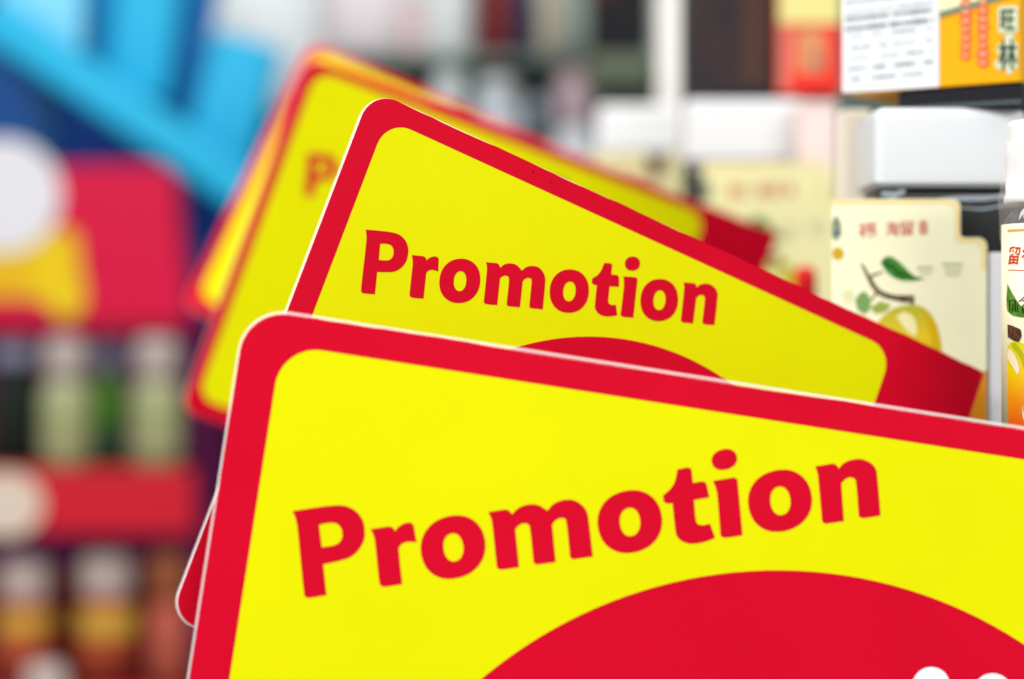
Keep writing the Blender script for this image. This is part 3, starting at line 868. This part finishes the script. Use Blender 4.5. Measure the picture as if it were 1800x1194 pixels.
soft_bottle('flask', 'pink and white flask at the right of the far lower shelf', 'flask', 1012, 112, 317, 78, FD + 0.01, mat('far_whitebody', (216, 222, 226), 0.5, 0.3), mat('far_pink', (210, 186, 194), 0.5, 0.3), 0.5, G, z2, 1.5)
soft_bottle('flask', 'small pale pink flask between the two large tubs on the far upper shelf', 'flask', 728, -40, 91, 36, FD + 0.02, mat('far_rose', (214, 186, 190), 0.5, 0.3), m_w, 0.3, G, z1, 1.3)
soft_bottle('flask', 'dark green filler for the gap between the tubs on the far lower shelf', 'flask', 734, 150, 317, 44, FD + 0.03, mat('far_green', (40, 58, 54), 0.5, 0.3), m_dr, 0.25, G, z2)  # added dark body that fills the dark gap between the tubs
soft_bottle('flask', 'slate flask left of the pink and white flask on the far lower shelf', 'flask', 945, 170, 317, 52, FD + 0.02, mat('far_slate', (70, 84, 92), 0.5, 0.3), m_bl, 0.25, G, z2)
bb_, w, h = carton('black_box', 'black box on the far upper shelf left of the white upright', 'box', 1040, -120, 1146, 91, 1.62, 0.1, mat('box_jet', (14, 15, 20), 0.5, 0.3), foot=z1 if False else None, bev=0.002)
patch(bb_, 'dark_red_flap', -w / 2 + 0.001, h * 0.45, -w * 0.1, h - 0.002, mat('flap_darkred', (70, 24, 28), 0.5, 0.3))
far_plank('bracket', 1036, 1150, 93.5, 40, 1.62, 0.12, mat('bracket_green', (98, 108, 88), 0.6, 0.3))

# ------------------------------------------------------------------ left background
LD = 1.9
lp_wall = thing('partition_panel', 'dark navy and purple partition panel behind the blue rack on the left', 'panel', loc=(at(150, 0, 2.35).x, 2.35, HZ - 0.5))
link('panel', block(-0.42, at(430, 0, 2.35).x - lp_wall.location.x + 0.25, 0, 0.02, 0, 1.0, 0.004), mat('panel_navy', (0, 44, 116), 0.6, 0.3, second=(2, 58, 132), gscale=4), lp_wall)
link('lower_panel', block(-0.42, at(430, 0, 2.35).x - lp_wall.location.x + 0.25, -0.012, -0.002, 0.0, 0.5 - (560 - 597) * 2.35 / FPX, 0.004), mat('panel_purple', (78, 14, 66), 0.6, 0.3, second=(96, 18, 84), gscale=5), lp_wall)

# blue plastic rack: two slanting rails with leaning slats between them
rack = thing('blue_rack', 'bright blue plastic rack with slanting rails and slats at the upper left', 'rack', loc=at(260, 260, LD))
m_cy = mat('rack_cyan', (26, 180, 226), 0.4, 0.4)
m_cy2 = mat('rack_pale', (132, 220, 250), 0.4, 0.4)
m_bl2 = mat('rack_blue', (8, 112, 182), 0.45, 0.4)

def bar(name, p, q, wpx, d, th, m, parent):
    """bar from photo pixel p to q, wpx wide, th thick"""
    a, b = at(*p, d), at(*q, d)
    u = (b - a)
    L = u.length
    w = size(wpx, d)
    me = block(-w / 2, w / 2, 0, th, 0, L, min(w, th) * 0.22, 3)
    o = link(name, me, m, parent)
    ang = math.atan2(u.x, u.z)
    o.rotation_euler = (0, ang, 0)
    o.location = a - parent.location
    return o

bar('rail', (-30, 20), (480, 372), 78, LD, 0.05, m_cy, rack)
for i, (p, q, w_) in enumerate((((70, -120), (66, 90), 150), ((270, -120), (236, 170), 108), ((436, 66), (374, 300), 122))):
    bar('slat', p, q, w_, LD + 0.052, 0.03, m_cy2 if i == 0 else m_cy, rack)
bar('back_slat', (180, -120), (160, 140), 70, LD + 0.12, 0.02, mat('rack_azure', (12, 150, 214), 0.45, 0.4), rack)
bar('back_slat', (350, -40), (300, 235), 74, LD + 0.12, 0.02, m_bl2, rack)
bar('side_post', (28, 60), (34, 330), 120, LD + 0.09, 0.03, mat('rack_mid', (10, 90, 168), 0.45, 0.4), rack)
bar('side_rib', (72, 150), (84, 330), 34, LD + 0.085, 0.03, mat('rack_teal', (10, 84, 140), 0.45, 0.4), rack)
wb = thing('white_bag', 'blurred white bag above the blue rack', 'bag', loc=at(486, 130, 2.12))
me = lathe([(0.02, -0.10), (0.07, -0.095), (0.088, -0.05), (0.09, 0.02), (0.08, 0.08), (0.05, 0.11), (0.02, 0.115)], 36, sx=0.95, sy=0.5)
o = link('bag_body', me, mat('bag_white', (246, 252, 253), 0.5, 0.3), wb)
o.location = (0.0, 0.05, 0.075)
o.rotation_euler = (0, 0.5, 0)
o = link('bag_seal', block(-0.05, 0.05, 0.04, 0.05, 0.165, 0.19, 0.003), mat('bag_seal', (214, 226, 230), 0.5, 0.3), wb)

# red packet with white oval and yellow picture
RD = 1.86
rp = thing('red_packet', 'red packet with a white oval and a yellow picture at the left edge', 'packet', loc=at(120, 578, RD))
sx_ = size(1, RD)
m_rp = mat('packet_red', (206, 0, 60), 0.45, 0.35)
def flat_on(parent, name, lp, z0, z1, m, d):
    me = sheet([[((x - 120) * size(1, d) * 1000, (578 - y) * size(1, d) * 1000) for x, y in lp]], z0, z1)
    o = link(name, me, m, parent)
    o.rotation_euler = (math.radians(90), 0, 0)
    return o
pk = [(-70, 578), (-70, 300), (60, 292), (240, 290), (285, 294), (303, 318), (312, 400), (324, 500), (330, 572), (300, 580), (120, 582)]
flat_on(rp, 'body', smooth(pk, 60), -45, 0, m_rp, RD)
flat_on(rp, 'white_oval', ellipse(8, 344, 100, 100), 0, 4, mat('packet_white', (220, 220, 225), 0.5, 0.3), RD)
flat_on(rp, 'yellow_picture', smooth([(-60, 436), (0, 448), (60, 430), (100, 402), (136, 410), (142, 470), (150, 520), (140, 552), (105, 556), (75, 528), (-60, 526)], 50), 0, 2.5, mat('packet_yellow', (230, 206, 8), 0.5, 0.3, second=(222, 170, 24), gscale=18), RD)
flat_on(rp, 'lower_band', smooth([(-68, 566), (328, 560), (329, 578), (300, 579), (-68, 577)], 60), 0, 1.5, mat('packet_dark', (170, 14, 44), 0.5, 0.3), RD)

# red shelf with bottles above and jars below
SD = 1.84
rs = thing('red_shelf', 'red shelf with a deep red front strip at the lower left', 'shelf', loc=at(120, 940, SD))
def plank(name, px0, py0, px1, py1, d0, dep, m):
    a, b = at(px0, py0, d0), at(px1, py1, d0)
    return link(name, block(a.x - rs.location.x, b.x - rs.location.x, d0 - SD, d0 - SD + dep, b.z - rs.location.z, a.z - rs.location.z, 0.003), m, rs)
plank('front_strip', -120, 824, 340, 940, SD, 0.012, mat('strip_red', (200, 24, 46), 0.45, 0.35))
plank('board', -120, 826, 338, 842, SD + 0.0125, 0.3, mat('strip_board', (120, 24, 40), 0.5, 0.3))
plank('lower_strip', -120, 1215, 340, 1330, SD, 0.012, MATS['strip_red'])
plank('lower_board', -120, 1217, 338, 1233, SD + 0.0125, 0.3, MATS['strip_board'])
plank('rear_panel', -120, 1000, 338, 1216, SD + 0.29, 0.01, mat('rear_maroon', (120, 30, 34), 0.6, 0.3))
plank('side_panel', 341, 560, 352, 1330, SD + 0.02, 0.3, mat('side_purple', (96, 16, 74), 0.5, 0.3))
tg = thing('price_tag', 'round cream price tag on the red shelf strip at the left edge', 'tag', loc=at(12, 886, SD - 0.004))
me = sheet([ellipse(0, 0, size(64, SD) * 1000, size(58, SD) * 1000)], 0, 2.5)
o = link('disc', me, mat('tag_cream', (216, 200, 184), 0.5, 0.3), tg)
o.rotation_euler = (math.radians(90), 0, 0)
me = sheet([ellipse(0, 0, size(64, SD) * 1000, size(58, SD) * 1000), ellipse(0, 0, size(57, SD) * 1000, size(51, SD) * 1000)[::-1]], 2.6, 3.2)
o = link('tag_rim', me, mat('tag_peach', (230, 196, 168), 0.5, 0.3), tg)
o.rotation_euler = (math.radians(90), 0, 0)

sz = at(0, 824, SD).z
m_cr = mat('left_cream', (176, 178, 140), 0.5, 0.3, second=(150, 158, 108), gscale=14)
m_cp = mat('left_cap', (190, 178, 172), 0.5, 0.3)
m_gn = mat('left_green', (78, 130, 40), 0.5, 0.3, second=(50, 90, 44), gscale=18)
m_dk = mat('left_dark', (26, 34, 28), 0.5, 0.3)
m_bc = mat('left_bluecap', (136, 138, 160), 0.5, 0.3)
m_olive = mat('left_olive', (146, 158, 96), 0.5, 0.3)
GB = 'bottles standing on the red shelf'
soft_bottle('sauce_bottle', 'dark bottle with blue grey cap at the far left of the red shelf', 'bottle', 18, 598, 824, 100, SD + 0.03, m_dk, m_bc, 0.2, GB, sz, 1.5)
soft_bottle('sauce_bottle', 'cream bottle with pale cap left of the green bottle on the red shelf', 'bottle', 106, 592, 824, 88, SD + 0.012, m_cr, m_cp, 0.3, GB, sz, 1.5, (0.45, 0.62, m_olive))
soft_bottle('sauce_bottle', 'green bottle with blue grey cap between the two cream bottles', 'bottle', 183, 600, 824, 66, SD + 0.05, m_gn, m_bc, 0.26, GB, sz, 1.5, (0.15, 0.4, mat('left_deep', (56, 74, 60), 0.5, 0.3)))
soft_bottle('sauce_bottle', 'cream bottle with pale cap right of the green bottle on the red shelf', 'bottle', 268, 592, 824, 92, SD + 0.012, m_cr, m_cp, 0.3, GB, sz, 1.5, (0.5, 0.66, m_olive))
sz2 = at(0, 1215, SD).z
m_oj = mat('jar_orange', (196, 92, 56), 0.5, 0.3, second=(150, 56, 44), gscale=20)
m_yo = mat('jar_yellow', (208, 170, 62), 0.5, 0.3)
m_sl = mat('jar_salmon', (206, 104, 84), 0.5, 0.3)
m_wc = mat('jar_cap', (212, 196, 188), 0.5, 0.3)
GC = 'orange jars under the red shelf'
soft_bottle('sauce_jar', 'orange jar with whitish cap at the left under the red shelf', 'jar', 34, 986, 1215, 96, SD + 0.03, m_oj, m_wc, 0.33, GC, sz2, 1.55, (0.62, 0.84, m_yo))
soft_bottle('sauce_jar', 'orange jar with whitish cap in the middle under the red shelf', 'jar', 178, 976, 1215, 106, SD + 0.03, m_oj, m_wc, 0.33, GC, sz2, 1.55, (0.55, 0.84, m_yo))
soft_bottle('sauce_jar', 'salmon jar with orange cap at the right under the red shelf', 'jar', 294, 970, 1215, 84, SD + 0.04, m_sl, mat('cap_orange', (186, 112, 72), 0.5, 0.3), 0.36, GC, sz2, 1.55)
soft_bottle('sauce_jar', 'small white-capped jar at the very bottom left in front of the orange jars', 'jar', 72, 1172, 1290, 76, SD - 0.09, m_oj, m_wc, 0.5, GC, None, 1.6)
